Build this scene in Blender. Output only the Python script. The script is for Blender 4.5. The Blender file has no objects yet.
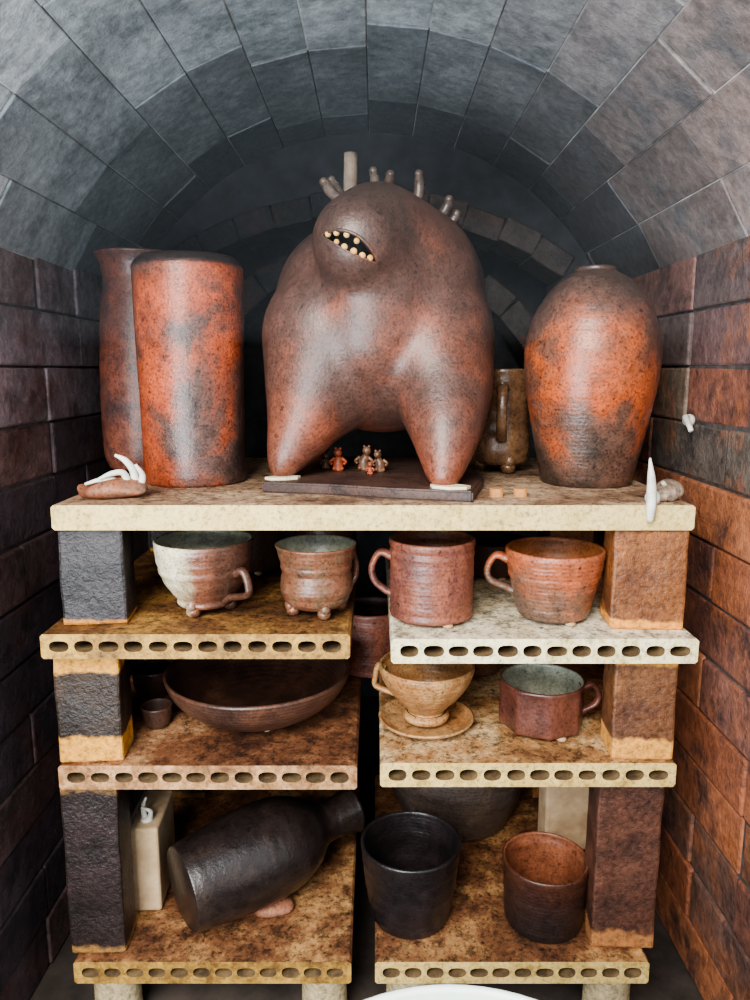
import bpy, bmesh, math, random
from mathutils import Vector, Matrix, noise
from mathutils.bvhtree import BVHTree
random.seed(7)
H = 0.76          # height of the camera level above kiln floor; all z below are relative to it
C = bpy.context

def hx(s, k=1.0):
    s = s.lstrip('#'); o = []
    for i in (0, 2, 4):
        c = int(s[i:i+2], 16)/255
        c = c/12.92 if c <= .04045 else ((c+.055)/1.055)**2.4
        o.append(min(c*k, 1))
    return (o[0], o[1], o[2], 1)

# ------------------------------------------------------------------ materials
class NT:
    def __init__(s, name):
        s.m = bpy.data.materials.new(name); s.m.use_nodes = True
        s.t = s.m.node_tree; s.n = s.t.nodes; s.l = s.t.links
        s.b = s.n['Principled BSDF']; s.tc = s.n.new('ShaderNodeTexCoord')
    def put(s, sock, v):
        if v is None: return
        if isinstance(v, bpy.types.NodeSocket): s.l.new(v, sock)
        else: sock.default_value = v
    def noise(s, vec, scale, detail=6, rough=.6, dist=0.):
        n = s.n.new('ShaderNodeTexNoise'); s.put(n.inputs['Vector'], vec)
        n.inputs['Scale'].default_value = scale; n.inputs['Detail'].default_value = detail
        n.inputs['Roughness'].default_value = rough; n.inputs['Distortion'].default_value = dist
        return n.outputs['Fac']
    def math(s, op, a, b=None, c=None, clamp=False):
        n = s.n.new('ShaderNodeMath'); n.operation = op; n.use_clamp = clamp
        for i, v in enumerate((a, b, c)): s.put(n.inputs[i], v)
        return n.outputs[0]
    def ramp(s, fac, stops, interp='LINEAR'):
        n = s.n.new('ShaderNodeValToRGB'); n.color_ramp.interpolation = interp; e = n.color_ramp.elements
        while len(e) < len(stops): e.new(.5)
        for el, (p, c) in zip(e, stops):
            el.position = p; el.color = c if len(c) == 4 else (*c, 1)
        s.put(n.inputs[0], fac); return n.outputs[0]
    def mix(s, fac, a, b, mode='MIX'):
        n = s.n.new('ShaderNodeMix'); n.data_type = 'RGBA'; n.blend_type = mode
        s.put(n.inputs[0], fac); s.put(n.inputs[6], a); s.put(n.inputs[7], b); return n.outputs[2]
    def bump(s, h, strength=.3, dist=.001, prev=None):
        n = s.n.new('ShaderNodeBump'); n.inputs['Strength'].default_value = strength
        n.inputs['Distance'].default_value = dist; s.put(n.inputs['Height'], h)
        if prev is not None: s.put(n.inputs['Normal'], prev)
        return n.outputs[0]
    def fin(s, col, rough=.5, nrm=None, spec=.5, coat=0.):
        s.put(s.b.inputs['Base Color'], col); s.put(s.b.inputs['Roughness'], rough)
        s.b.inputs['Specular IOR Level'].default_value = spec
        s.b.inputs['Coat Weight'].default_value = coat; s.b.inputs['Coat Roughness'].default_value = .25
        if nrm is not None: s.put(s.b.inputs['Normal'], nrm)
        return s.m

def wv(v): return (v, v, v, 1)

def pot_mat(name, stops, scale=16, g=(0, 0, 0), rough=.42, speck=.5, ring=0., bump=.5, coat=0., contrast=1.8, band=None, ash=None):
    t = NT(name); ob = t.tc.outputs['Object']
    n = t.noise(ob, scale, 7, .6, .5)
    f = t.math('MULTIPLY_ADD', n, contrast, .5-.5*contrast)
    sp = t.n.new('ShaderNodeSeparateXYZ'); t.put(sp.inputs[0], t.tc.outputs['Generated'])
    for i in range(3):
        if g[i]:
            f = t.math('ADD', f, t.math('MULTIPLY_ADD', sp.outputs[i], g[i], -.5*g[i]))
    k = len(stops)
    col = t.ramp(f, [((i+.25)/(k-.5) if k > 1 else 0, c) for i, c in enumerate(stops)])
    if ash:    # ash deposit patches
        an = t.noise(ob, scale*1.7, 9, .72, .3)
        col = t.mix(t.ramp(an, [(.50, wv(0)), (.60, wv(.85))]), col, ash)
    if band:   # dark glaze band from this generated height upward
        zz = t.math('ADD', sp.outputs[2], t.math('MULTIPLY_ADD', n, .04, -.02))
        col = t.mix(t.ramp(zz, [(band[0]-.012, wv(0)), (band[0]+.012, wv(1))]), col, band[1])
    fine = t.noise(ob, 330, 3, .7)
    col = t.mix(1.0, col, t.ramp(fine, [(.34, wv(1-speck)), (.5, wv(1.0)), (.68, wv(1.12))]), 'MULTIPLY')
    spot = t.noise(ob, 130, 2, .5)
    col = t.mix(1.0, col, t.ramp(spot, [(.27, wv(1-speck)), (.34, wv(1.0))]), 'MULTIPLY')
    med = t.noise(ob, 70, 5, .7)
    col = t.mix(.7, col, t.ramp(med, [(.3, wv(.55)), (.6, wv(1.15))]), 'MULTIPLY')
    nr = t.bump(t.noise(ob, 260, 4, .6), bump, .0010)
    if ring:
        w = t.n.new('ShaderNodeTexWave'); w.bands_direction = 'Z'; t.put(w.inputs[0], ob)
        w.inputs['Scale'].default_value = 70; w.inputs['Distortion'].default_value = 2.5
        w.inputs['Detail'].default_value = 3; w.inputs['Detail Scale'].default_value = .6
        nr = t.bump(w.outputs['Fac'], ring*.45, .001, nr)
    r = t.math('MULTIPLY_ADD', med, .3, rough-.15)
    return t.fin(col, r, nr, .5, coat)

def brick_mat(name, rough=.75, bump=.6, spec=.4, soot=None, flash=None, samt=.85):
    t = NT(name); ob = t.tc.outputs['Object']
    a = t.n.new('ShaderNodeAttribute'); a.attribute_name = 'bcol'
    n1 = t.noise(ob, 9, 6, .65, .4)
    col = t.mix(1., a.outputs['Color'], t.ramp(n1, [(.3, wv(.6)), (.5, wv(.95)), (.7, wv(1.2))]), 'MULTIPLY')
    if flash: col = t.mix(t.ramp(t.noise(ob, 7.3, 8, .7, .3), [(.50, wv(0)), (.64, wv(.8))]), col, flash)
    if soot: col = t.mix(t.ramp(t.noise(ob, 12.7, 9, .75, .4), [(.48, wv(0)), (.62, wv(samt))]), col, soot)
    n2 = t.noise(ob, 75, 6, .7)
    col = t.mix(.9, col, t.ramp(n2, [(.3, wv(.5)), (.55, wv(1.0)), (.75, wv(1.4))]), 'MULTIPLY')
    nr = t.bump(n2, bump, .004); nr = t.bump(t.noise(ob, 300, 3), .4, .001, nr)
    return t.fin(col, t.math('MULTIPLY_ADD', n1, .5, rough-.25), nr, spec)

def simple_mat(name, c1, c2, scale=40, rough=.8, bump=.4, spec=.4):
    t = NT(name); ob = t.tc.outputs['Object']
    n = t.noise(ob, scale, 6, .65)
    return t.fin(t.ramp(n, [(.33, c1), (.67, c2)]), rough, t.bump(n, bump, .002), spec)

def shelf_mat(name, pale, mid, dark, amount=.5, edge=False):
    t = NT(name); ob = t.tc.outputs['Object']
    n = t.noise(ob, 9 if not edge else 25, 10, .75, .15)
    f = t.math('ADD', n, amount-.5)
    col = t.ramp(f, [(.38, pale), (.5, mid), (.62, dark)])
    n2 = t.noise(ob, 190, 5, .75)
    col = t.mix(1., col, t.ramp(n2, [(.36, wv(.25 if not edge else .5)), (.47, wv(1.)), (.7, wv(1.25))]), 'MULTIPLY')
    n3 = t.noise(ob, 60, 8, .8)
    if not edge:
        col = t.mix(1., col, t.ramp(n3, [(.40, wv(.35)), (.5, wv(1.0)), (.66, wv(1.2))]), 'MULTIPLY')
    else:
        col = t.mix(1., col, t.ramp(n3, [(.36, wv(.55)), (.46, wv(1.0))]), 'MULTIPLY')
    return t.fin(col, .62, t.bump(n2, .6, .0015), .4)

def post_mat(name, dark, band, bot=.12, top=.0, warm=None):
    t = NT(name); ob = t.tc.outputs['Object']
    sp = t.n.new('ShaderNodeSeparateXYZ'); t.put(sp.inputs[0], t.tc.outputs['Generated'])
    n = t.noise(ob, 30, 5, .6)
    z = t.math('ADD', sp.outputs[2], t.math('MULTIPLY_ADD', n, .16, -.08))
    n2 = t.noise(ob, 22, 6, .6, .5)
    d = t.ramp(n2, [(.35, dark), (.68, warm or dark)])
    m = t.ramp(z, [(bot-.015, wv(1)), (bot+.015, wv(0)), (1-top-.015 if top else .999, wv(0)), (min(1-top+.015, 1) if top else 1, wv(1 if top else 0))])
    col = t.mix(m, d, band)
    n3 = t.noise(ob, 160, 4, .7)
    col = t.mix(.9, col, t.ramp(n3, [(.33, wv(.45)), (.5, wv(1)), (.7, wv(1.4))]), 'MULTIPLY')
    return t.fin(col, t.math('MULTIPLY_ADD', m, .35, .42), t.bump(n3, .7, .003), .5)

# ------------------------------------------------------------------ mesh helpers
def finish(name, bm, mats, smooth=True, loc=(0, 0, 0), rot=None, sharp=None):
    me = bpy.data.meshes.new(name); bmesh.ops.recalc_face_normals(bm, faces=bm.faces[:]) if sharp != 'nocalc' else None
    bm.to_mesh(me); bm.free()
    for m in (mats if isinstance(mats, (list, tuple)) else [mats]): me.materials.append(m)
    if smooth: me.polygons.foreach_set('use_smooth', [True]*len(me.polygons))
    ob = bpy.data.objects.new(name, me); C.collection.objects.link(ob)
    ob.location = loc
    if rot: ob.rotation_euler = rot
    return ob

def cat(pts, n=8):
    P = [Vector(p) for p in pts]; P = [P[0]*2-P[1]]+P+[P[-1]*2-P[-2]]; out = []
    for i in range(1, len(P)-2):
        a, b, c, d = P[i-1:i+3]
        for k in range(n):
            t = k/n
            out.append(.5*((2*b)+(c-a)*t+(2*a-5*b+4*c-d)*t*t+(3*b-a-3*c+d)*t**3))
    out.append(P[-2]); return out

def tube(bm, pts, ra, rb=None, side=None, n=12, mi=0, samples=6):
    P = cat(pts, samples); m = len(P)
    if not isinstance(ra, (list, tuple)): ra = [ra]*2
    if rb is None: rb = ra
    if not isinstance(rb, (list, tuple)): rb = [rb]*2
    def ev(l, t):
        x = t*(len(l)-1); i = min(int(x), len(l)-2); return l[i]+(l[i+1]-l[i])*(x-i)
    rings = []
    for i, p in enumerate(P):
        T = (P[min(i+1, m-1)]-P[max(i-1, 0)]).normalized()
        S = Vector(side) if side is not None else (Vector((0.31, .9, .2)) if abs(T.y) < .8 else Vector((1, 0, 0)))
        S = (S-T*S.dot(T)).normalized(); N = T.cross(S)
        t = i/(m-1); a, b = ev(ra, t), ev(rb, t)
        rings.append([bm.verts.new(p+S*a*math.cos(2*math.pi*k/n)+N*b*math.sin(2*math.pi*k/n)) for k in range(n)])
    fs = []
    for i in range(m-1):
        for k in range(n):
            fs.append(bm.faces.new((rings[i][k], rings[i][(k+1) % n], rings[i+1][(k+1) % n], rings[i+1][k])))
    fs.append(bm.faces.new(rings[0][::-1])); fs.append(bm.faces.new(rings[-1]))
    for f in fs: f.material_index = mi

def ball(bm, c, r, mi=0, sc=(1, 1, 1), seg=16, jit=0, rot=None):
    M = Matrix.Translation(c) @ (rot.to_4x4() if rot else Matrix.Identity(4)) @ Matrix.Diagonal((*sc, 1))
    g = bmesh.ops.create_uvsphere(bm, u_segments=seg, v_segments=max(6, seg//2+2), radius=r, matrix=M)
    vs = g['verts']
    if jit:
        for v in vs: v.co += noise.noise_vector(v.co*70/ (1+r*40))*jit
    for v in vs:
        for f in v.link_faces: f.material_index = mi

def box(bm, c, s, M=None, mi=0):
    """c centre, s full sizes"""
    T = Matrix.Translation(c) @ (M.to_4x4() if M else Matrix.Identity(4)) @ Matrix.Diagonal((*s, 1))
    g = bmesh.ops.create_cube(bm, size=1, matrix=T); fs = set()
    for v in g['verts']:
        for f in v.link_faces: fs.add(f)
    for f in fs: f.material_index = mi
    return fs

def lathe_bm(bm, prof, th, seg=72, wob=.008, ridges=0., rf=55, facets=0, fl=None, seed=0, solid=False):
    outer = [(p.x, p.y) for p in cat([(r, z, 0) for r, z in prof], 7)]
    R, h = outer[-1]; fl = th*1.3 if fl is None else fl
    rows = [(0.0005, outer[0][1], 0)]+[(r, z, 0) for r, z in outer]
    rows.append((R-th*.5, h+th*.35, 0))
    inn = [(max(r-th, .002), max(z, fl), 1) for r, z in outer if z > fl*.8]
    inn.reverse(); rows += inn; rows.append((inn[-1][0]*.6, fl, 1)); rows.append((.0005, fl, 1))
    rings = []
    for r, z, i in rows:
        ring = []
        rr = r+(ridges*.6*math.sin(z*2*math.pi*rf+seed)*(1+.6*math.sin(z*190)) if r > .01 else 0)
        for k in range(seg):
            a = 2*math.pi*k/seg
            w = 1+wob*noise.noise(Vector((math.cos(a)*1.3+seed, math.sin(a)*1.3, z*9)))
            q = rr*w
            if facets and i == 0:
                fa = (a % (2*math.pi/facets))-math.pi/facets
                mz = max(0, min(1, (h-z)/(.15*h))) if h else 1
                q *= 1+(math.cos(math.pi/facets)/math.cos(fa)*1.03-1)*mz
            ring.append(bm.verts.new((q*math.cos(a), q*math.sin(a), z)))
        rings.append((ring, i))
    for j in range(len(rings)-1):
        A, B = rings[j][0], rings[j+1][0]; mi = rings[j+1][1]
        for k in range(seg):
            f = bm.faces.new((A[k], A[(k+1) % seg], B[(k+1) % seg], B[k])); f.material_index = mi

def rad_at(prof, z):
    o = cat([(r, zz, 0) for r, zz in prof], 7)
    return min(o, key=lambda p: abs(p.y-z)).x

def handle(bm, prof, ang, z1, z0, out, w=.007, t=.0038, drop=0.):
    d = Vector((math.cos(ang), math.sin(ang), 0)); s = Vector((-math.sin(ang), math.cos(ang), 0))
    a = rad_at(prof, z1); b = rad_at(prof, z0); m = max(a, b)
    U = Vector((0, 0, 1))
    pts = [d*(a-.003)+U*z1, d*(m+out*.55)+U*(z1+.004), d*(m+out)+U*(z1-(z1-z0)*.3), d*(m+out*.85)+U*(z0+(z1-z0)*.3), d*(b+out*.3)+U*(z0+.002), d*(b-.003)+U*(z0-.002)]
    tube(bm, pts, [w*1.15, w*.85, w*.8, w*.85, w*1.0], [t*1.4, t, t, t, t*1.3], side=s, n=14, samples=7)

def pot(name, loc, prof, th, mats, han=None, feet=None, wads=0, seed=0, rot=0, **kw):
    bm = bmesh.new(); lift = 0
    lathe_bm(bm, prof, th, seed=seed, **kw)
    if han: handle(bm, prof, **han)
    if feet:
        n, fr, rr, a0 = feet
        for i in range(n):
            a = a0+2*math.pi*i/n
            ball(bm, (rr*math.cos(a), rr*math.sin(a), -fr*.35), fr, 0, (1, 1, .9))
            ball(bm, (rr*1.12*math.cos(a), rr*1.12*math.sin(a), fr*.5), fr*.8, 0, (1, 1, 1.2))
        lift = fr*1.2
    if wads:
        rr = prof[0][0]*.93
        for i in range(wads):
            a = -1.2+2*math.pi*i/wads
            ball(bm, (rr*math.cos(a), rr*math.sin(a), -.0015), .006, 2, (1, 1, .55), 12)
        lift = max(lift, .0045)
    return finish(name, bm, list(mats)+([WAD] if len(mats) == 2 else []), loc=(loc[0], loc[1], loc[2]+lift), rot=(0, 0, rot))

WAD = simple_mat('wad_clay', hx('#b09a7c'), hx('#8c7152'), 90)

# ------------------------------------------------------------------ kiln shell
XL, XR = -.42, .40; XC = -.01; ZS = .135; ZC = .395; FL = -.76; YF = -.24; YB = .60; YE = .92
hw = (XR-XL)/2; rise = ZC-ZS; RV = (hw*hw+rise*rise)/(2*rise); CZ = ZC-RV; HA = math.asin(hw/RV)

def bricks_obj(name, boxes, mat, bev=.004):
    bm = bmesh.new(); lay = bm.loops.layers.float_color.new('bcol')
    for c, s, M, col in boxes:
        for f in box(bm, c, s, M):
            for l in f.loops: l[lay] = col
    ob = finish(name, bm, mat, smooth=False)
    b = ob.modifiers.new('bev', 'BEVEL'); b.width = bev; b.segments = 2; b.limit_method = 'ANGLE'
    return ob

def lerp(a, b, t): return tuple(a[i]+(b[i]-a[i])*t for i in range(3))+(1,)
BM_L = brick_mat('brick_sooty', .66, soot=hx('#1d181b'), flash=hx('#5e3f38'), bump=.8, samt=.6)
BM_R = brick_mat('brick_flashed_red', .62, spec=.45, soot=hx('#3a2f30'), flash=hx('#a8663f'), bump=.9, samt=.8)
BM_V = brick_mat('brick_vault_ashy_shaded', .52, .3, spec=.5, soot=hx('#5c656a'), samt=.55)

def side_wall(name, x, sgn, palette, mat):
    bx = []; ch = .0695; k = 0; z = FL
    while z < ZS-.01:
        hh = min(ch, ZS+.012-z)
        y = YF-(.115 if k % 2 else 0)+random.uniform(-.01, .01)
        while y < YE:
            L = .232 if random.random() > .2 else .116
            y0 = max(y, YF); y1 = min(y+L, YE)
            if y1-y0 > .02:
                th = .03; off = random.uniform(-.003, .003)
                col = palette(z, (y0+y1)/2)
                M = Matrix.Rotation(random.uniform(-.012, .012), 3, 'Z')
                bx.append((Vector((x+sgn*(th/2+off), (y0+y1)/2, z+hh/2)), (th, y1-y0-.002, hh-random.uniform(.0015, .0035)), M, col))
            y += L
        z += ch; k += 1
    return bricks_obj(name, bx, mat, .003)

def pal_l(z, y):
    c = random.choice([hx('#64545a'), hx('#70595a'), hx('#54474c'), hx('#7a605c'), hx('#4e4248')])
    if z > -.1: c = lerp(c, hx('#a89ca2'), .5)  # pale haze painted into the colour of the upper bricks
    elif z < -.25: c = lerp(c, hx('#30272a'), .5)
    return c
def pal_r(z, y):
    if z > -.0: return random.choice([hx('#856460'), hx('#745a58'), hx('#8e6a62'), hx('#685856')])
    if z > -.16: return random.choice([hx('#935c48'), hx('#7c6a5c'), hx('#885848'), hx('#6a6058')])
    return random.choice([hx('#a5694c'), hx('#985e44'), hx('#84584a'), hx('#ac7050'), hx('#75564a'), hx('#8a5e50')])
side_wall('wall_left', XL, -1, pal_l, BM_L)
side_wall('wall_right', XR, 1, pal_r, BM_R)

# vault
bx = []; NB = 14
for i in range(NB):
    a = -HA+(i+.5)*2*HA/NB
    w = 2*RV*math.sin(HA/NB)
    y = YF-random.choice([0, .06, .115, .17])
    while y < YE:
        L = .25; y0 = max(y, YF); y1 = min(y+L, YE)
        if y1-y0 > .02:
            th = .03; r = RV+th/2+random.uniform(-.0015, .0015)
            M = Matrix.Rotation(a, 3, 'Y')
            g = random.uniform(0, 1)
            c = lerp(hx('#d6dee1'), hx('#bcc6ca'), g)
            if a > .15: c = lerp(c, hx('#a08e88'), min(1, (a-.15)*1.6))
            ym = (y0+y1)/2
            c = lerp(c, hx('#3d4348'), max(0, min(.88, (ym+.03)*1.7)))  # light falloff painted into the brick colour, darker towards the rear
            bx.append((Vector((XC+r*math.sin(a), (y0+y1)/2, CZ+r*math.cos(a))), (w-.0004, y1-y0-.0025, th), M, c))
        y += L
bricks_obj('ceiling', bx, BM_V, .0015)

# shell (mortar backing and outer masonry)
MORT = simple_mat('kiln_mortar', hx('#2e2a2a'), hx('#5a5350'), 60, .9)
MORTV = simple_mat('vault_mortar', hx('#6d6a68'), hx('#e6e3df'), 14, .9)
def curve_solid(name, loops, y0, y1, mats, pick=None):
    cu = bpy.data.curves.new(name, 'CURVE'); cu.dimensions = '2D'; cu.fill_mode = 'BOTH'; cu.extrude = (y1-y0)/2
    for lp in loops:
        s = cu.splines.new('POLY'); s.points.add(len(lp)-1); s.use_cyclic_u = True
        for p, (x, z) in zip(s.points, lp): p.co = (x, z, 0, 1)
    tmp = bpy.data.objects.new('tmp', cu); C.collection.objects.link(tmp)
    dg = C.evaluated_depsgraph_get(); me = bpy.data.meshes.new_from_object(tmp.evaluated_get(dg))
    bpy.data.objects.remove(tmp)
    me.transform(Matrix.Translation((0, (y0+y1)/2, 0)) @ Matrix.Rotation(math.pi/2, 4, 'X'))
    me.materials.clear()
    for m in mats: me.materials.append(m)
    me.name = name
    for p in me.polygons:
        p.use_smooth = False
        if pick: p.material_index = pick(p)
    ob = bpy.data.objects.new(name, me); C.collection.objects.link(ob); return ob

e = .0035
def vault_line(off, n=40):
    return [(XC+(RV+off)*math.sin(-HA+2*HA*i/n), CZ+(RV+off)*math.cos(-HA+2*HA*i/n)) for i in range(n+1)]
inner = [(XL-e, FL-.02), (XL-e, ZS)]+vault_line(e)[1:-1]+[(XR+e, ZS), (XR+e, FL-.02)]
outer = [(XL-.25, FL-.001), (XL-.25, .55), (XR+.25, .55), (XR+.25, FL-.001)]
shape = outer[:]+list(reversed([(x, max(z, FL-.001)) for x, z in inner]))
curve_solid('kiln_masonry', [shape], YF+.004, YE, [MORT, MORTV], lambda p: 1 if p.center.z > ZS and abs(p.center.x) < .43 and abs(p.normal.y) < .5 else 0)

# back wall with arched flue opening
oc = .262; ohw = .335; osp = .160; sag = oc-osp; OR = (ohw*ohw+sag*sag)/(2*sag); OCZ = oc-OR; OA = math.asin(ohw/OR)
ring = .040
op = [(XC+(OR+ring)*math.sin(-OA+2*OA*i/24), OCZ+(OR+ring)*math.cos(-OA+2*OA*i/24)) for i in range(25)]
vl = vault_line(.001)
wallshape = [(XL, FL), (XL, ZS)]+vl[1:-1]+[(XR, ZS), (XR, FL), (XC+ohw, FL), (XC+ohw, osp)]+list(reversed(op))[0:]+[(XC-ohw, osp), (XC-ohw, FL)]
BW = simple_mat('sooty_back_brick', hx('#232427'), hx('#3c3d42'), 30, .8)
curve_solid('wall_back', [wallshape], YB+.004, YB+.12, [BW])
def arch(name, OR, OCZ, OA, n, y, ring, cl, cr):
    bx = []
    for i in range(n):
        a = -OA+(i+.5)*2*OA/n; r = OR+ring/2+random.uniform(-.003, .003)
        c = lerp(cl, hx('#34302f'), random.random()*.5)
        if a > .1: c = lerp(c, cr, .4+.3*random.random())
        bx.append((Vector((XC+r*math.sin(a), y, OCZ+r*math.cos(a))), (2*OR*math.sin(OA/n)+.002, .12, ring), Matrix.Rotation(a, 3, 'Y'), c))
    bricks_obj(name, bx, BM_L, .003)
arch('flue_arch', OR, OCZ, OA, 11, YB+.055, ring, hx('#26262b'), hx('#6a5e58'))
arch('flue_arch.001', .36, -.16, 1.15, 12, YB+.20, .05, hx('#2c2b2f'), hx('#6a605a'))
bm = bmesh.new(); box(bm, (XC, YE+.02, -.18), (1.3, .04, 1.5)); finish('kiln_end_wall', bm, BW, False)
bm = bmesh.new(); box(bm, (0, -1.0, FL-.03), (5, 4.4, .06)); FLM = simple_mat('kiln_floor_firebrick', hx('#2a2522'), hx('#4c423b'), 14, .85)
finish('floor', bm, FLM, False)

# added haze volume imitating a lens veil under the vault, not real smoke
sm = bpy.data.materials.new('veil_haze'); sm.use_nodes = True; nt = sm.node_tree
for n_ in list(nt.nodes):
    if n_.type == 'BSDF_PRINCIPLED': nt.nodes.remove(n_)
vs_ = nt.nodes.new('ShaderNodeVolumeScatter'); vs_.inputs['Color'].default_value = (.82, .92, 1, 1); vs_.inputs['Density'].default_value = .055
nt.links.new(vs_.outputs[0], nt.nodes['Material Output'].inputs['Volume'])
bm = bmesh.new(); box(bm, (XC, .33, .23), (.80, 1.08, .40)); finish('haze_volume', bm, sm, False)

# ------------------------------------------------------------------ shelves
def kshelf(name, x0, x1, y0, y1, z1, z0, edge, top, slots=0):
    hole = simple_hole
    c = .0025
    lp = [[(x0+c, z0), (x1-c, z0), (x1, z0+c), (x1, z1-c), (x1-c, z1), (x0+c, z1), (x0, z1-c), (x0, z0+c)]]
    if slots:
        pitch = (x1-x0-.012)/slots; zc = (z0+z1)/2; hh = (z1-z0)*.225; L = pitch*.40
        for i in range(slots):
            cx = x0+.006+(i+.5)*pitch; L2 = L*random.uniform(.93, 1.05); h2 = hh*random.uniform(.9, 1.08); pts = []
            for k in range(16):
                a = 2*math.pi*k/16; ca, sa = math.cos(a), math.sin(a)
                pts.append((cx+math.copysign(L2*abs(ca)**.75, ca), zc+h2*math.copysign(abs(sa)**.85, sa)))
            lp.append(pts)
    def pick(p):
        n, ct = p.normal, p.center
        if abs(n.y) > .5: return 0
        if abs(ct.z-z1) < .004 or abs(ct.z-z0) < .004 or ct.x < x0+.002 or ct.x > x1-.002: return 1
        return 2
    return curve_solid(name, lp, y0, y1, [edge, top, hole], pick)
simple_hole = simple_mat('shelf_core', hx('#4a3a28'), hx('#806848'), 60, .9)
TOP_Z = -.135; S2L = -.265; S2R = -.270; S3L = -.421; S3R = -.418; S4 = -.662
E1 = shelf_mat('edge_cream', hx('#c8b27a'), hx('#baa36a'), hx('#967a44'), .42, True)
T1 = shelf_mat('top_ashy_tan', hx('#c0a688'), hx('#9a7c62'), hx('#5e4636'), .48)
E2 = shelf_mat('edge_ochre', hx('#b08c46'), hx('#8c6a34'), hx('#553e22'), .48, True)
T2 = shelf_mat('top_ochre_brown', hx('#9c7440'), hx('#6c4828'), hx('#3c2817'), .5)
E3 = shelf_mat('edge_white', hx('#ded3ac'), hx('#cfc294'), hx('#a8935f'), .43, True)
T3 = shelf_mat('top_white', hx('#ded2b8'), hx('#c6b696'), hx('#94795a'), .44)
E4 = shelf_mat('edge_rosy', hx('#b99068'), hx('#8f6844'), hx('#543624'), .48, True)
T4 = shelf_mat('top_rust', hx('#b08862'), hx('#784e34'), hx('#44281a'), .52)
E5 = shelf_mat('edge_straw', hx('#ccb274'), hx('#b4985a'), hx('#7a6036'), .45, True)
T5 = shelf_mat('top_sand_rust', hx('#d0b48a'), hx('#a0764c'), hx('#633f28'), .47)
T6 = shelf_mat('top_rust_brown', hx('#b48a5a'), hx('#785034'), hx('#44281a'), .49)
def sh(nm, *a, **k): return kshelf(nm, *a, **k)
sh('kiln_shelf', -.330, .326, 0, .42, TOP_Z, -.161, E1, T1)
sh('kiln_shelf.001', -.342, -.0255, -.020, .40, S2L, -.2915, E2, T2, slots=12)
sh('kiln_shelf.002', .0165, .331, -.020, .40, S2R, -.2965, E3, T3, slots=12)
sh('kiln_shelf.003', -.343, -.0195, 0, .40, S3L, -.449, E4, T4, slots=12)
sh('kiln_shelf.004', .0055, .326, 0, .40, S3R, -.446, E5, T5, slots=12)
sh('kiln_shelf.005', -.343, -.027, 0, .40, S4, -.690, E2, T6, slots=12)
sh('kiln_shelf.006', .0, .312, 0, .40, S4, -.690, E5, T6, slots=12)

# ------------------------------------------------------------------ posts
def post(name, x0, x1, y0, y1, z0, z1, mat, rot=0):
    bm = bmesh.new(); cx, cy = (x0+x1)/2, (y0+y1)/2
    box(bm, (0, 0, (z1-z0)/2), (x1-x0, y1-y0, z1-z0))
    bmesh.ops.subdivide_edges(bm, edges=bm.edges[:], cuts=7, use_grid_fill=True)
    for v in bm.verts:
        d = noise.noise_vector((v.co+Vector((x0*9, y0, z0*5)))*28)*.0018
        if v.co.z < .002 or v.co.z > z1-z0-.002: d.z = 0
        v.co += d
    ob = finish(name, bm, mat, False, (cx, cy, z0), (0, 0, rot))
    b = ob.modifiers.new('bev', 'BEVEL'); b.width = .003; b.segments = 2; b.limit_method = 'ANGLE'; b.angle_limit = 1.0
    return ob
OC = hx('#c28a3c'); DK = hx('#171415')
p1 = post_mat('post_black', DK, hx('#a87030'), .06, 0, hx('#332c2e'))
p2 = post_mat('post_brown_orange', hx('#5c3722'), hx('#cc8a40'), .10, .0, hx('#8d5a34'))
p3 = post_mat('post_banded', hx('#1f1713'), OC, .23, .20, hx('#3e2e22'))
p4 = post_mat('post_toasted', hx('#4f3224'), hx('#c48c44'), .2, .1, hx('#7a5234'))
p5 = post_mat('post_tall_dark', hx('#1c1514'), hx('#8a6434'), .05, .04, hx('#352826'))
p6 = post_mat('post_tall_brown', hx('#3a2620'), hx('#96643a'), .1, .03, hx('#654234'))
PD = .048
post('kiln_post', -.331, -.264, .008, .008+PD, S2L, -.161, p1, .10)
post('kiln_post.001', .250, .326, .006, .006+PD, S2R, -.161, p2, -.06)
post('kiln_post.002', -.344, -.276, .006, .006+PD, S3L, -.2915, p3, .08)
post('kiln_post.003', .258, .325, .006, .006+PD, S3R, -.2965, p4, -.05)
post('kiln_post.004', -.350, -.288, .012, .012+PD, S4, -.449, p5, .05)
post('kiln_post.005', .252, .324, .020, .020+PD, S4, -.446, p6, -.05)
pc = post_mat('post_cream', hx('#a89878'), hx('#7d6a48'), .05, .05, hx('#c0ae88'))
k = 6
for x in (-.305, -.06, .04, .275):
    for y in (.03, .37):
        bm = bmesh.new(); lathe_bm(bm, [(.028, 0), (.027, .02), (.0265, .05), (.028, .07)], .012, seg=32)
        finish('kiln_post.%03d' % k, bm, [pc, pc], loc=(x, y, FL)); k += 1
for i, (x, z0, z1, m) in enumerate([(-.30, S2L, -.161, p1), (.29, S2R, -.161, p2), (-.30, S3L, -.2915, p3), (.29, S3R, -.2965, p4), (-.30, S4, -.449, p5), (.28, S4, -.446, p6)]):
    post('kiln_post.%03d' % k, x-.033, x+.033, .33, .395, z0, z1, m); k += 1

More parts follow.
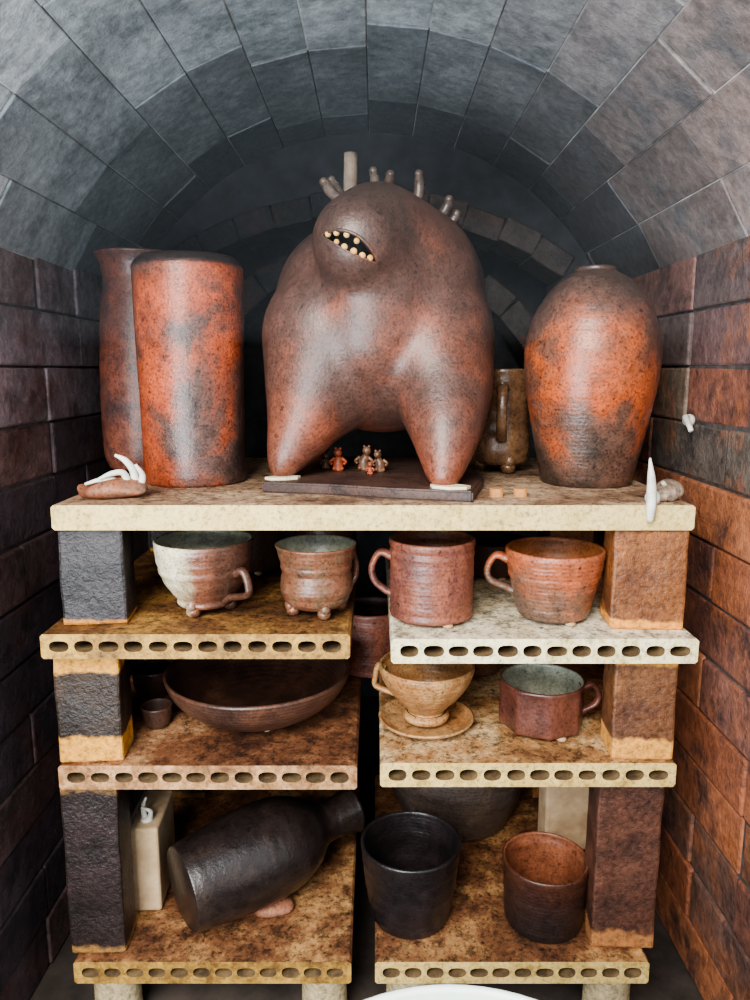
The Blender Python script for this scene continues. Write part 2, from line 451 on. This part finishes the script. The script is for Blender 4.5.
# ------------------------------------------------------------------ clay bodies / glazes
IN_DARK = simple_mat('pot_interior_dark', hx('#2b1f1b'), hx('#4b332a'), 40, .55)
M_cyl = pot_mat('woodfire_red_flash', [hx('#3b2f2c'), hx('#5a4038'), hx('#94482f'), hx('#a35236'), hx('#864630'), hx('#5a423a')], 7, (-.45, 0, .45), .33, .6, .06, .6, contrast=2.4, band=(.950, hx('#2b2221')), ash=hx('#563f38'))
M_back = pot_mat('woodfire_mauve', [hx('#4d3b38'), hx('#75493e'), hx('#92553f')], 14, (-.2, 0, -.3), .4, ash=hx('#4a3b3a'))
M_vase = pot_mat('woodfire_orange_belly', [hx('#3a302a'), hx('#5f4236'), hx('#a3502c'), hx('#9a5436'), hx('#67463a'), hx('#503d35'), hx('#423530')], 7, (.0, 0, .95), .33, .6, .12, .5, contrast=1.6, ash=hx('#5c4238'))
M_cre = pot_mat('dark_stoneware_sheen', [hx('#40302a'), hx('#533a32'), hx('#7c4633')], 9, (0, 0, -.7), .40, .5, 0, .6, .05)
M_slab = pot_mat('slab_dark_clay', [hx('#2f2320'), hx('#4a342c'), hx('#5c4234')], 20, rough=.55, speck=.5)
M_stein = pot_mat('tan_salt_glaze', [hx('#3f2c20'), hx('#6e503a'), hx('#8a6a48')], 25, (0, 0, 0), .28, .5, 0, .5, .3)

# top shelf
pot('cylinder_vase', (-.222, .172, TOP_Z), [(.059, 0), (.062, .006), (.0615, .03), (.062, .09), (.0632, .15), (.0642, .2), (.0647, .248), (.0642, .255), (.061, .261), (.056, .265)], .005, (M_cyl, IN_DARK), seed=2, ridges=.0003, rf=70)
pot('tall_bottle_vase', (-.330, .325, TOP_Z), [(.050, 0), (.056, .02), (.057, .07), (.056, .13), (.052, .2), (.046, .245), (.045, .262), (.049, .280), (.055, .292)], .005, (M_back, IN_DARK), seed=3, ridges=.0004)
pot('oval_vase', (.258, .160, TOP_Z), [(.050, 0), (.0545, .004), (.0615, .038), (.070, .08), (.0765, .12), (.0788, .15), (.0768, .172), (.069, .199), (.0555, .222), (.0405, .2385), (.028, .2465), (.0245, .2490), (.0235, .2525)], .005, (M_vase, IN_DARK), seed=5, ridges=.0004, rf=60)
pst = [(.030, 0), (.036, .008), (.0375, .03), (.035, .05), (.0345, .075), (.0355, .1), (.037, .124)]
pot('beer_stein', (.171, .262, TOP_Z), pst, .004, (M_stein, IN_DARK), han=dict(ang=-1.75, z1=.098, z0=.035, out=.026, w=.008), feet=(3, .010, .028, -1.4), seed=8, ridges=.0006)

# ------------------------------------------------------------------ creature
def blob(parts, vox=.0045, smooth=14):
    bm = bmesh.new()
    for p in parts:
        if len(p) == 2: ball(bm, p[0], p[1], seg=32)
        else:
            for i in range(0, len(p)-2, 2):
                a, ra, b, rb = Vector(p[i]), p[i+1], Vector(p[i+2]), p[i+3]
                n = max(3, int((b-a).length/(min(ra, rb)*.22)))
                for j in range(n+1):
                    t = j/n; ball(bm, a.lerp(b, t), ra+(rb-ra)*t, seg=24)
    me = bpy.data.meshes.new('b'); bm.to_mesh(me); bm.free()
    ob = bpy.data.objects.new('b', me); C.collection.objects.link(ob)
    m = ob.modifiers.new('r', 'REMESH'); m.mode = 'VOXEL'; m.voxel_size = vox; m.use_smooth_shade = True
    s = ob.modifiers.new('s', 'SMOOTH'); s.factor = .6; s.iterations = smooth
    dg = C.evaluated_depsgraph_get(); me2 = bpy.data.meshes.new_from_object(ob.evaluated_get(dg))
    bpy.data.objects.remove(ob); return me2
SL = -.123
parts = [
    [(.010, .215, .050), .129], [(.036, .22, .090), .104], [(-.024, .22, .080), .102],
    [(.002, .130, .144), .063, (-.018, .094, .136), .052],
    [(.002, .130, .144), .063, (.002, .145, .09), .070, (-.002, .168, .045), .088],
    [(.010, .140, .140), .065, (.040, .185, .105), .088],
    [(.058, .18, .04), .088, (.078, .13, -.02), .060, (.079, .085, -.065), .041, (.0745, .052, SL+.012), .021],
    [(-.050, .18, .04), .088, (-.070, .158, -.02), .062, (-.084, .14, -.060), .044, (-.101, .122, -.095), .027, (-.109, .115, SL+.010), .017],
    [(-.040, .17, .0), .070, (-.062, .155, -.052), .036],
    [(.07, .27, -.0), .07, (.085, .30, -.07), .036, (.085, .31, SL+.012), .02],
    [(-.05, .27, -.0), .07, (-.085, .30, -.07), .036, (-.085, .31, SL+.012), .02],
]
cme = blob(parts, .0045, 40)
cre = bpy.data.objects.new('clay_creature_sculpture', None); C.collection.objects.link(cre)
body = bpy.data.objects.new('body', cme); C.collection.objects.link(body)
cme.materials.clear(); cme.materials.append(M_cre)
MOUTH = simple_mat('mouth_dark', hx('#0c0908'), hx('#1a1210'), 50, .8); cme.materials.append(MOUTH)
bvh = BVHTree.FromPolygons([v.co for v in cme.vertices], [p.vertices[:] for p in cme.polygons])
def surf(x, z):
    h = bvh.ray_cast(Vector((x, -.5, z)), Vector((0, 1, 0))); return h[0].y if h[0] else .1
mc = Vector((-.0265, 0, .1240)); ang = -.46
def muv(u, v): return (mc.x+u*math.cos(ang)-v*math.sin(ang), mc.z+u*math.sin(ang)+v*math.cos(ang))
N = 20; ML = .0325
up = [(-ML+2*ML*i/N, .0125*math.sin(math.pi*i/N)**.8) for i in range(N+1)]
lo = [(-ML+2*ML*i/N, -.0035*math.sin(math.pi*i/N)) for i in range(1, N)]
loop = up+lo[::-1]
bm = bmesh.new(); F = []; B = []
for u, v in loop:
    x, z = muv(u, v); y = surf(x, z)
    F.append(bm.verts.new((x, y-.03, z))); x2, z2 = muv(u*.9, v*.9); B.append(bm.verts.new((x2, y+.024, z2)))
bm.faces.new(F); bm.faces.new(B[::-1])
for i in range(len(F)):
    j = (i+1) % len(F); bm.faces.new((F[i], B[i], B[j], F[j]))
bmesh.ops.triangulate(bm, faces=bm.faces[:])
cut = finish('cut', bm, [MOUTH], False)
md = body.modifiers.new('mouth', 'BOOLEAN'); md.object = cut; md.operation = 'DIFFERENCE'; md.solver = 'EXACT'; md.material_mode = 'TRANSFER'
dg = C.evaluated_depsgraph_get(); nm = bpy.data.meshes.new_from_object(body.evaluated_get(dg))
body.modifiers.clear(); body.data = nm; bpy.data.objects.remove(cut)
body.parent = cre
# lips
bm = bmesh.new()
def lipline(L): 
    o = []
    for u, v in L:
        x, z = muv(u, v); o.append((x, surf(x, z)+.0004, z))
    return o
tube(bm, lipline([(u*1.03, v+.0010) for u, v in up[::2]]), [.0006, .0016, .0018, .0016, .0006], n=8, samples=3)
tube(bm, lipline([(u, v-.0008) for u, v in ([up[0]]+lo[1::3]+[up[-1]])]), [.0005, .0010, .0010, .0005], n=8, samples=3)
lp = finish('lips', bm, M_cre); lp.parent = cre
TEETH = simple_mat('tooth_clay', hx('#b8803c'), hx('#dcb470'), 120, .6)
bm = bmesh.new()
for u, v, r in [(-.026, .0035, .0034), (-.018, .0085, .0034), (-.014, -.0005, .0030), (-.0075, .0112, .0034), (-.0045, -.0018, .0036), (.0045, .0100, .0032), (.006, -.0015, .0038), (.0155, -.001, .0036), (.0235, .0010, .0034)]:
    x, z = muv(u, v*.9); ball(bm, (x, surf(x, z)+.0034, z), r, jit=.0003, seg=14)
o = finish('teeth', bm, TEETH); o.parent = cre
# horns + chimney
M_horn = pot_mat('horn_ash_glaze', [hx('#3c302c'), hx('#62564e'), hx('#4c342c')], 40, (0, 0, .3), .3)
bm = bmesh.new()
def horn(tip, r0=.0080, r1=.0045, bend=.004):
    tip = Vector(tip); q, nrm, _, _ = bvh.find_nearest(tip); root = q-nrm*.006
    mid = root.lerp(tip, .55)+Vector((random.uniform(-1, 1)*bend, 0, 0))
    tube(bm, [root, mid, tip], [r0, r0*.75, r0*.85, r1], n=10, samples=5); ball(bm, tip, r1*1.2, seg=10)
for t in [(-.059, .165, .214), (-.051, .175, .218), (-.002, .205, .236), (.018, .20, .231), (.052, .195, .230), (.088, .19, .200), (.098, .20, .186)]:
    horn(t)
o = finish('horns', bm, M_horn); o.parent = cre
bm = bmesh.new(); tube(bm, [(-.030, .25, .16), (-.031, .25, .2), (-.0305, .25, .268)], [.010, .0085], n=18)
o = finish('chimney', bm, simple_mat('chimney_clay', hx('#6a5a50'), hx('#9b8b7a'), 60, .7)); o.parent = cre
# slab base
bm = bmesh.new()
a = [(-.126, .078), (-.05, .062), (.02, .034), (.101, .014), (.128, .12), (.125, .33), (0, .335), (-.12, .335)]
vs = [bm.verts.new((x, y, TOP_Z)) for x, y in a]; vt = [bm.verts.new((x, y, SL)) for x, y in a]
bm.faces.new(vs); bm.faces.new(vt)
for i in range(len(a)): j = (i+1) % len(a); bm.faces.new((vs[i], vs[j], vt[j], vt[i]))
bmesh.ops.recalc_face_normals(bm, faces=bm.faces[:])
bmesh.ops.bevel(bm, geom=bm.edges[:], offset=.002, segments=2, affect='EDGES')
o = finish('base_slab', bm, M_slab, False); o.parent = cre
PAPER = simple_mat('wadding_cream', hx('#cdbf9c'), hx('#e6dcc0'), 80, .9)
bm = bmesh.new()
def wedge(cx, cy, L, W, r, n=7):
    vs0 = []
    for i in range(n):
        a = 2*math.pi*i/n+.3; q = 1+.25*noise.noise(Vector((i*1.7, cx*40, 0)))
        x, y = L/2*math.cos(a)*q, W/2*math.sin(a)*q
        vs0.append((cx+x*math.cos(r)-y*math.sin(r), cy+x*math.sin(r)+y*math.cos(r)))
    b = [bm.verts.new((x, y, SL)) for x, y in vs0]; t = [bm.verts.new((x, y, SL+.003)) for x, y in vs0]
    bm.faces.new(b[::-1]); bm.faces.new(t)
    for i in range(n): bm.faces.new((b[i], b[(i+1) % n], t[(i+1) % n], t[i]))
wedge(-.106, .103, .040, .022, .25); wedge(.080, .037, .046, .026, -.3)
o = finish('foot_wadding', bm, PAPER, False); o.parent = cre

# small figurines beneath the creature
M_fr = pot_mat('figurine_red', [hx('#8a3f28'), hx('#b05a38')], 60, rough=.5); M_fb = pot_mat('figurine_brown', [hx('#4b3428'), hx('#8a6248')], 60, rough=.4)
def figurine(name, x, y, s, mat, lean=0):
    bm = bmesh.new()
    tube(bm, [(0, 0, 0), (0, 0, s*.35), (lean*s, 0, s*.62)], [s*.26, s*.24, s*.14], n=14)
    ball(bm, (lean*s, -.01*s, s*.8), s*.19, seg=14)
    for sg in (-1, 1):
        tube(bm, [(sg*s*.16, 0, s*.55), (sg*s*.34, -s*.1, s*.4), (sg*s*.26, -s*.24, s*.3)], [s*.08, s*.06], n=8)
        tube(bm, [(sg*s*.12, 0, s*.12), (sg*s*.18, -s*.28, s*.1)], [s*.11, s*.08], n=8)
        ball(bm, (sg*s*.1+lean*s, 0, s*.98), s*.06, seg=8)
    return finish(name, bm, mat, loc=(x, y, SL))
figurine('clay_figurine', -.046, .18, .028, M_fr)
figurine('clay_figurine.001', -.062, .20, .020, M_fb)
figurine('clay_figurine.002', -.014, .185, .030, M_fb, .12)
figurine('clay_figurine.003', .006, .17, .026, M_fb, -.1)
figurine('clay_figurine.004', -.006, .145, .014, M_fr)

# cone packs, wads
CONE = simple_mat('cone_white', hx('#b5b2a8'), hx('#e2dfd4'), 60, .5); PATTY = pot_mat('cone_pack_clay', [hx('#5c3c2e'), hx('#905c42'), hx('#6a564a')], 40, rough=.6)
def conepack(name, loc, w, cones, pm=PATTY, sc=(1, .55, .3)):
    bm = bmesh.new(); ball(bm, (0, 0, w*sc[2]*.9), w, 0, sc, 28, jit=.010)
    for v in bm.verts: v.co.z = max(v.co.z, 0)
    for pts, r in cones: tube(bm, pts, r, n=8, mi=1)
    return finish(name, bm, [pm, CONE], loc=loc)
conepack('cone_pack', (-.284, .050, TOP_Z), .037, [
    ([(.010, 0, .016), (.002, -.006, .020), (-.010, -.010, .020), (-.024, -.012, .016)], [.0038, .0032, .0025, .0015]),
    ([(.018, 0, .016), (.014, -.004, .027), (.004, -.010, .027), (-.008, -.014, .022)], [.0042, .0036, .003, .0015]),
    ([(.024, .004, .012), (.023, .004, .028), (.016, 0, .040), (.006, -.002, .046)], [.005, .0045, .0035, .0015]),
    ([(.030, .004, .012), (.033, .002, .024), (.028, -.004, .036)], [.0045, .0035, .0015])])
conepack('cone_pack.001', (.308, .030, TOP_Z), .016, [([(.0, 0, .012), (-.008, -.006, .02)], [.004, .002])], pot_mat('cone_pack_ash', [hx('#6a5648'), hx('#a89684')], 60, rough=.6), (1, .8, .65))
bm = bmesh.new()
tube(bm, [(.0, 0, -.020), (.0, 0, .0), (-.001, 0, .02), (-.004, 0, .045)], [.003, .0065, .006, .0045, .001], [.003, .005, .005, .004, .001], n=12)
ball(bm, (.004, .008, .003), .008, jit=.001)
finish('pyrometric_cone', bm, CONE, loc=(.2785, -.0055, TOP_Z+.004))
bm = bmesh.new(); tube(bm, [(0, 0, 0), (-.008, -.01, .004), (-.012, -.03, -.003), (-.013, -.04, -.010)], [.005, .003], n=8); ball(bm, (0, 0, 0), .008, jit=.001)
finish('pyrometric_cone.001', bm, CONE, loc=(XR-.004, .20, -.062))
CORK = simple_mat('wad_tan', hx('#a87348'), hx('#c9945f'), 120, .8)
for i, x in enumerate((.132, .158)):
    bm = bmesh.new(); tube(bm, [(0, 0, 0), (0, 0, .009)], .0075, n=20, samples=2); finish('clay_wad'+('.%03d' % i if i else ''), bm, CORK, False, (x, .055, TOP_Z))

# ------------------------------------------------------------------ second level
M_a = pot_mat('white_and_rust_glaze', [hx('#c8bea2'), hx('#a09076'), hx('#744a38'), hx('#6c4434'), hx('#4e3429')], 12, (2.1, -.2, -.15), .33, .5, .2, .5, .15, 1.1)
IN_PALE = pot_mat('interior_celadon', [hx('#83877a'), hx('#a5a694')], 30, rough=.3, speck=.4)
M_b = pot_mat('toasted_brown', [hx('#503a2c'), hx('#754c38'), hx('#6a5040')], 22, (0, 0, 0), .34, .55, .3, ash=hx('#5c4a38'))
M_c = pot_mat('mauve_red_matt', [hx('#443532'), hx('#6c4238'), hx('#804c3a'), hx('#5e443c')], 18, (0, 0, .1), .4, .6, .2)
M_d = pot_mat('orange_grey_bands', [hx('#54463e'), hx('#70503f'), hx('#a0583a'), hx('#985a3e')], 14, (.1, 0, .7), .38, .55, .5)
IN_OR = pot_mat('interior_orange', [hx('#8a5230'), hx('#a66a44')], 20, rough=.45)
IN_BR = pot_mat('interior_brown', [hx('#6c4330'), hx('#86583e')], 20, rough=.45)
M_dk = pot_mat('dark_brown_stoneware', [hx('#2a1f1c'), hx('#483026'), hx('#543a30')], 16, rough=.42)
pa = [(.029, 0), (.031, .003), (.033, .010), (.042, .022), (.0485, .036), (.0520, .050), (.0545, .072)]
pot('footed_cup', (-.189, .058, S2L), pa, .0036, (M_a, IN_PALE), han=dict(ang=-.60, z1=.040, z0=.010, out=.016, w=.006), feet=(3, .008, .026, -1.9), seed=1, ridges=.0007, rf=80)
pb = [(.026, 0), (.032, .004), (.038, .014), (.040, .024), (.0385, .034), (.0385, .044), (.041, .056), (.0445, .069)]
pot('footed_cup.001', (-.0645, .050, S2L), pb, .0036, (M_b, IN_PALE), han=dict(ang=.55, z1=.05, z0=.015, out=.010, w=.006), feet=(4, .0075, .027, -1.2), seed=4, ridges=.0007, rf=80)
pc_ = [(.044, 0), (.0458, .003), (.0458, .02), (.0460, .05), (.0462, .070), (.0472, .085)]
pot('coffee_mug', (.0625, .050, S2R), pc_, .0036, (M_c, IN_BR), han=dict(ang=3.05, z1=.064, z0=.024, out=.020, w=.0075), wads=3, seed=6, ridges=.0006, rf=90)
pd_ = [(.036, 0), (.039, .003), (.043, .018), (.047, .035), (.051, .052), (.0540, .074)]
pot('coffee_mug.001', (.197, .050, S2R), pd_, .0036, (M_d, IN_OR), han=dict(ang=3.0, z1=.060, z0=.026, out=.020, w=.007), wads=3, seed=9, ridges=.0007, rf=85)
pe = [(.034, 0), (.040, .004), (.043, .02), (.043, .05), (.045, .075)]
pot('coffee_mug.002', (-.165, .235, S2L), pe, .004, (M_dk, IN_DARK), han=dict(ang=-.1, z1=.06, z0=.02, out=.022), wads=3, seed=11)
pot('coffee_mug.003', (.155, .22, S2R), [(.03, 0), (.036, .004), (.042, .02), (.046, .045)], .004, (M_dk, IN_DARK), han=dict(ang=-2.6, z1=.038, z0=.012, out=.014), wads=3, seed=12)
pot('coffee_mug.004', (-.068, .25, S2L), pe, .004, (M_dk, IN_DARK), wads=3, seed=13)
pot('coffee_mug.005', (-.005, .275, S3L), [(.040, 0), (.044, .004), (.045, .03), (.046, .06), (.047, .09)], .004, (M_c, IN_DARK), seed=14, ridges=.0005)

# ------------------------------------------------------------------ third level
M_bowl = pot_mat('bowl_iron_brown', [hx('#2b201c'), hx('#453028'), hx('#634232')], 14, (0, 0, .1), .36, .4, .5)
bo = [(.044, 0), (.050, .002), (.068, .009), (.091, .024), (.106, .041), (.1125, .058)]
pot('serving_bowl', (-.143, .118, S3L), bo, .005, (M_bowl, M_bowl, WAD), wads=5, seed=15, wob=.006, ridges=.0004)
pot('small_cup', (-.262, .094, S3L), [(.012, 0), (.0145, .004), (.017, .014), (.019, .026)], .0025, (M_dk, IN_DARK), seed=16)
pot('small_cup.001', (-.290, .175, S3L), [(.016, 0), (.02, .006), (.024, .02), (.026, .04)], .003, (M_dk, IN_DARK), seed=17)
M_tan = pot_mat('tan_ochre_slip', [hx('#875a34'), hx('#a07248'), hx('#b08a60'), hx('#744c30')], 14, (-.1, 0, 0), .38, .55, .3)
bm = bmesh.new()
sa = [(.030, 0), (.034, .002), (.045, .005), (.0545, .010), (.057, .013)]
lathe_bm(bm, sa, .0035, seed=3)
dr = [(.018, .008), (.026, .010), (.027, .016), (.022, .021), (.028, .029), (.041, .043), (.051, .058), (.0555, .070), (.0565, .078)]
lathe_bm(bm, dr, .0035, seed=5, ridges=.0004, rf=90, fl=.02)
handle(bm, dr, 2.9, .066, .034, .008, .006, .0035)
finish('pour_over_dripper', bm, [M_tan, M_tan], loc=(.0610, .088, S3R))
M_fac = pot_mat('oxblood_facet', [hx('#3c2824'), hx('#5c362c'), hx('#6c4234')], 22, (0, 0, 0), .33, .4, 0, .5, .1)
pf = [(.045, 0), (.0485, .003), (.049, .015), (.0485, .035), (.049, .054)]
pot('faceted_mug', (.198, .088, S3R), pf, .004, (M_fac, IN_PALE), han=dict(ang=.0, z1=.044, z0=.016, out=.018, w=.007), wads=3, seed=18, facets=8, wob=.004)
pot('tea_bowl', (.142, .26, S3R), [(.03, 0), (.036, .005), (.044, .025), (.048, .05)], .004, (M_b, IN_BR), seed=19)

# ------------------------------------------------------------------ bottom level
M_blk = pot_mat('black_iron', [hx('#161313'), hx('#1f1a1b'), hx('#2e2526')], 16, rough=.34, speck=.3, ring=.2)
M_bj = pot_mat('black_brown_jug', [hx('#1a1514'), hx('#271f1d'), hx('#3a2e28')], 16, rough=.32, speck=.4, bump=.6, coat=.1)
bm = bmesh.new()
jp = [(.046, 0), (.050, .003), (.054, .03), (.0585, .07), (.060, .105), (.056, .14), (.044, .168), (.029, .186), (.025, .20), (.0265, .222), (.0305, .240)]
lathe_bm(bm, jp, .005, seed=21, ridges=.0004, rf=70)
jug = finish('bottle_jug', bm, [M_bj, IN_DARK], loc=(-.2270, .042, S4+.0600))
d = Vector((.192, .135, .016)).normalized()
jug.rotation_mode = 'QUATERNION'; jug.rotation_quaternion = Vector((0, 0, 1)).rotation_difference(d)
bm = bmesh.new(); ball(bm, (0, 0, .005), .022, 0, (1.3, .8, .5), 20, jit=.004)
for v in bm.verts: v.co.z = max(v.co.z, 0)
finish('clay_wad.002', bm, PATTY, loc=(-.130, .085, S4))
pg = [(.042, 0), (.047, .003), (.051, .02), (.0555, .05), (.059, .082), (.0610, .100)]
pot('black_planter_cup', (.0435, .078, S4), pg, .0042, (M_blk, M_blk, WAD), wads=0, seed=22, ridges=.0005, rf=60)
M_g = pot_mat('dark_body_rust_shoulder', [hx('#1f1817'), hx('#291e1c'), hx('#38221c'), hx('#503022')], 12, (0, 0, .8), .34, .4, .3, contrast=1.)
IN_RUST = pot_mat('interior_rust', [hx('#6c402e'), hx('#855138')], 25, rough=.42)
pot('straight_cup', (.206, .070, S4), [(.042, 0), (.046, .003), (.048, .02), (.049, .045), (.0505, .068), (.052, .082)], .0038, (M_g, IN_RUST), seed=23, ridges=.0005, rf=60)
M_j = pot_mat('grey_brown_jar', [hx('#3a312f'), hx('#4e423c'), hx('#605244')], 14, rough=.42, ring=.3)
pot('storage_jar', (.122, .290, S4), [(.070, 0), (.080, .01), (.096, .05), (.103, .085), (.100, .12), (.085, .15), (.063, .168), (.055, .18)], .006, (M_j, IN_DARK), seed=24, ridges=.0007)
BR = simple_mat('firebrick_cream', hx('#a88c6c'), hx('#ccb290'), 35, .85)
def fb(name, loc, s, rot):
    bm = bmesh.new(); box(bm, (0, 0, s[2]/2), s); ob = finish(name, bm, BR, False, loc, rot)
    b = ob.modifiers.new('b', 'BEVEL'); b.width = .004; b.segments = 3; return ob
fb('firebrick', (-.285, .125, S4), (.036, .09, .112), (0, 0, .05))
fb('firebrick.001', (.266, .215, S4), (.065, .035, .19), (0, 0, .1))
bm = bmesh.new()
tube(bm, [(0, 0, 0), (-.002, 0, .018), (.003, -.002, .032)], [.004, .003, .0015], n=8); tube(bm, [(.004, 0, 0), (.008, -.004, .014), (-.002, -.008, .022)], [.004, .0015], n=8)
ball(bm, (.002, 0, .002), .008, jit=.001, sc=(1, 1, .5)); finish('pyrometric_cone.002', bm, CONE, loc=(-.285, .100, S4+.112))

# white bucket standing in front of the kiln mouth
WH = simple_mat('white_plastic', hx('#c6d2c8'), hx('#dde6dc'), 10, .4, .05)
bm = bmesh.new(); lathe_bm(bm, [(.10, 0), (.105, .01), (.112, .2), (.118, .37), (.122, .375), (.122, .39)], .005, wob=0)
finish('white_bucket', bm, [WH, WH], loc=(.045, -.470, FL))

# ------------------------------------------------------------------ raise everything so floor is z=0
for ob in list(C.scene.objects):
    if ob.parent is None: ob.location.z += H

# ------------------------------------------------------------------ light
w = bpy.data.worlds.new('overcast'); C.scene.world = w; w.use_nodes = True
bg = w.node_tree.nodes['Background']; bg.inputs[0].default_value = (.86, .93, 1, 1); bg.inputs[1].default_value = 1.7
def area(name, loc, tgt, size, power, col):
    l = bpy.data.lights.new(name, 'AREA'); l.shape = 'RECTANGLE'; l.size = size[0]; l.size_y = size[1]; l.energy = power; l.color = col
    o = bpy.data.objects.new(name, l); C.collection.objects.link(o); o.location = loc
    o.rotation_euler = (Vector(tgt)-Vector(loc)).to_track_quat('-Z', 'Y').to_euler(); return o
area('daylight_doorway', (-.45, -1.5, H+.75), (0, .1, H-.2), (.8, .7), 64, (1, .96, .90))
area('vault_fill', (-.45, -.85, H-.25), (-.12, -.05, H+.42), (.5, .4), 17, (.86, .94, 1))  # added fill lamp by the kiln mouth, aimed up to brighten the vault
C.scene.view_settings.view_transform = 'AgX'
C.scene.view_settings.look = 'AgX - Medium High Contrast'

cam = bpy.data.cameras.new('camera'); co = bpy.data.objects.new('camera', cam); C.collection.objects.link(co)
co.location = (0, -.75, H); co.rotation_euler = (math.radians(90-9.8), 0, 0)
cam.sensor_fit = 'VERTICAL'; cam.sensor_height = 36; cam.lens = 27; cam.clip_start = .01
C.scene.camera = co
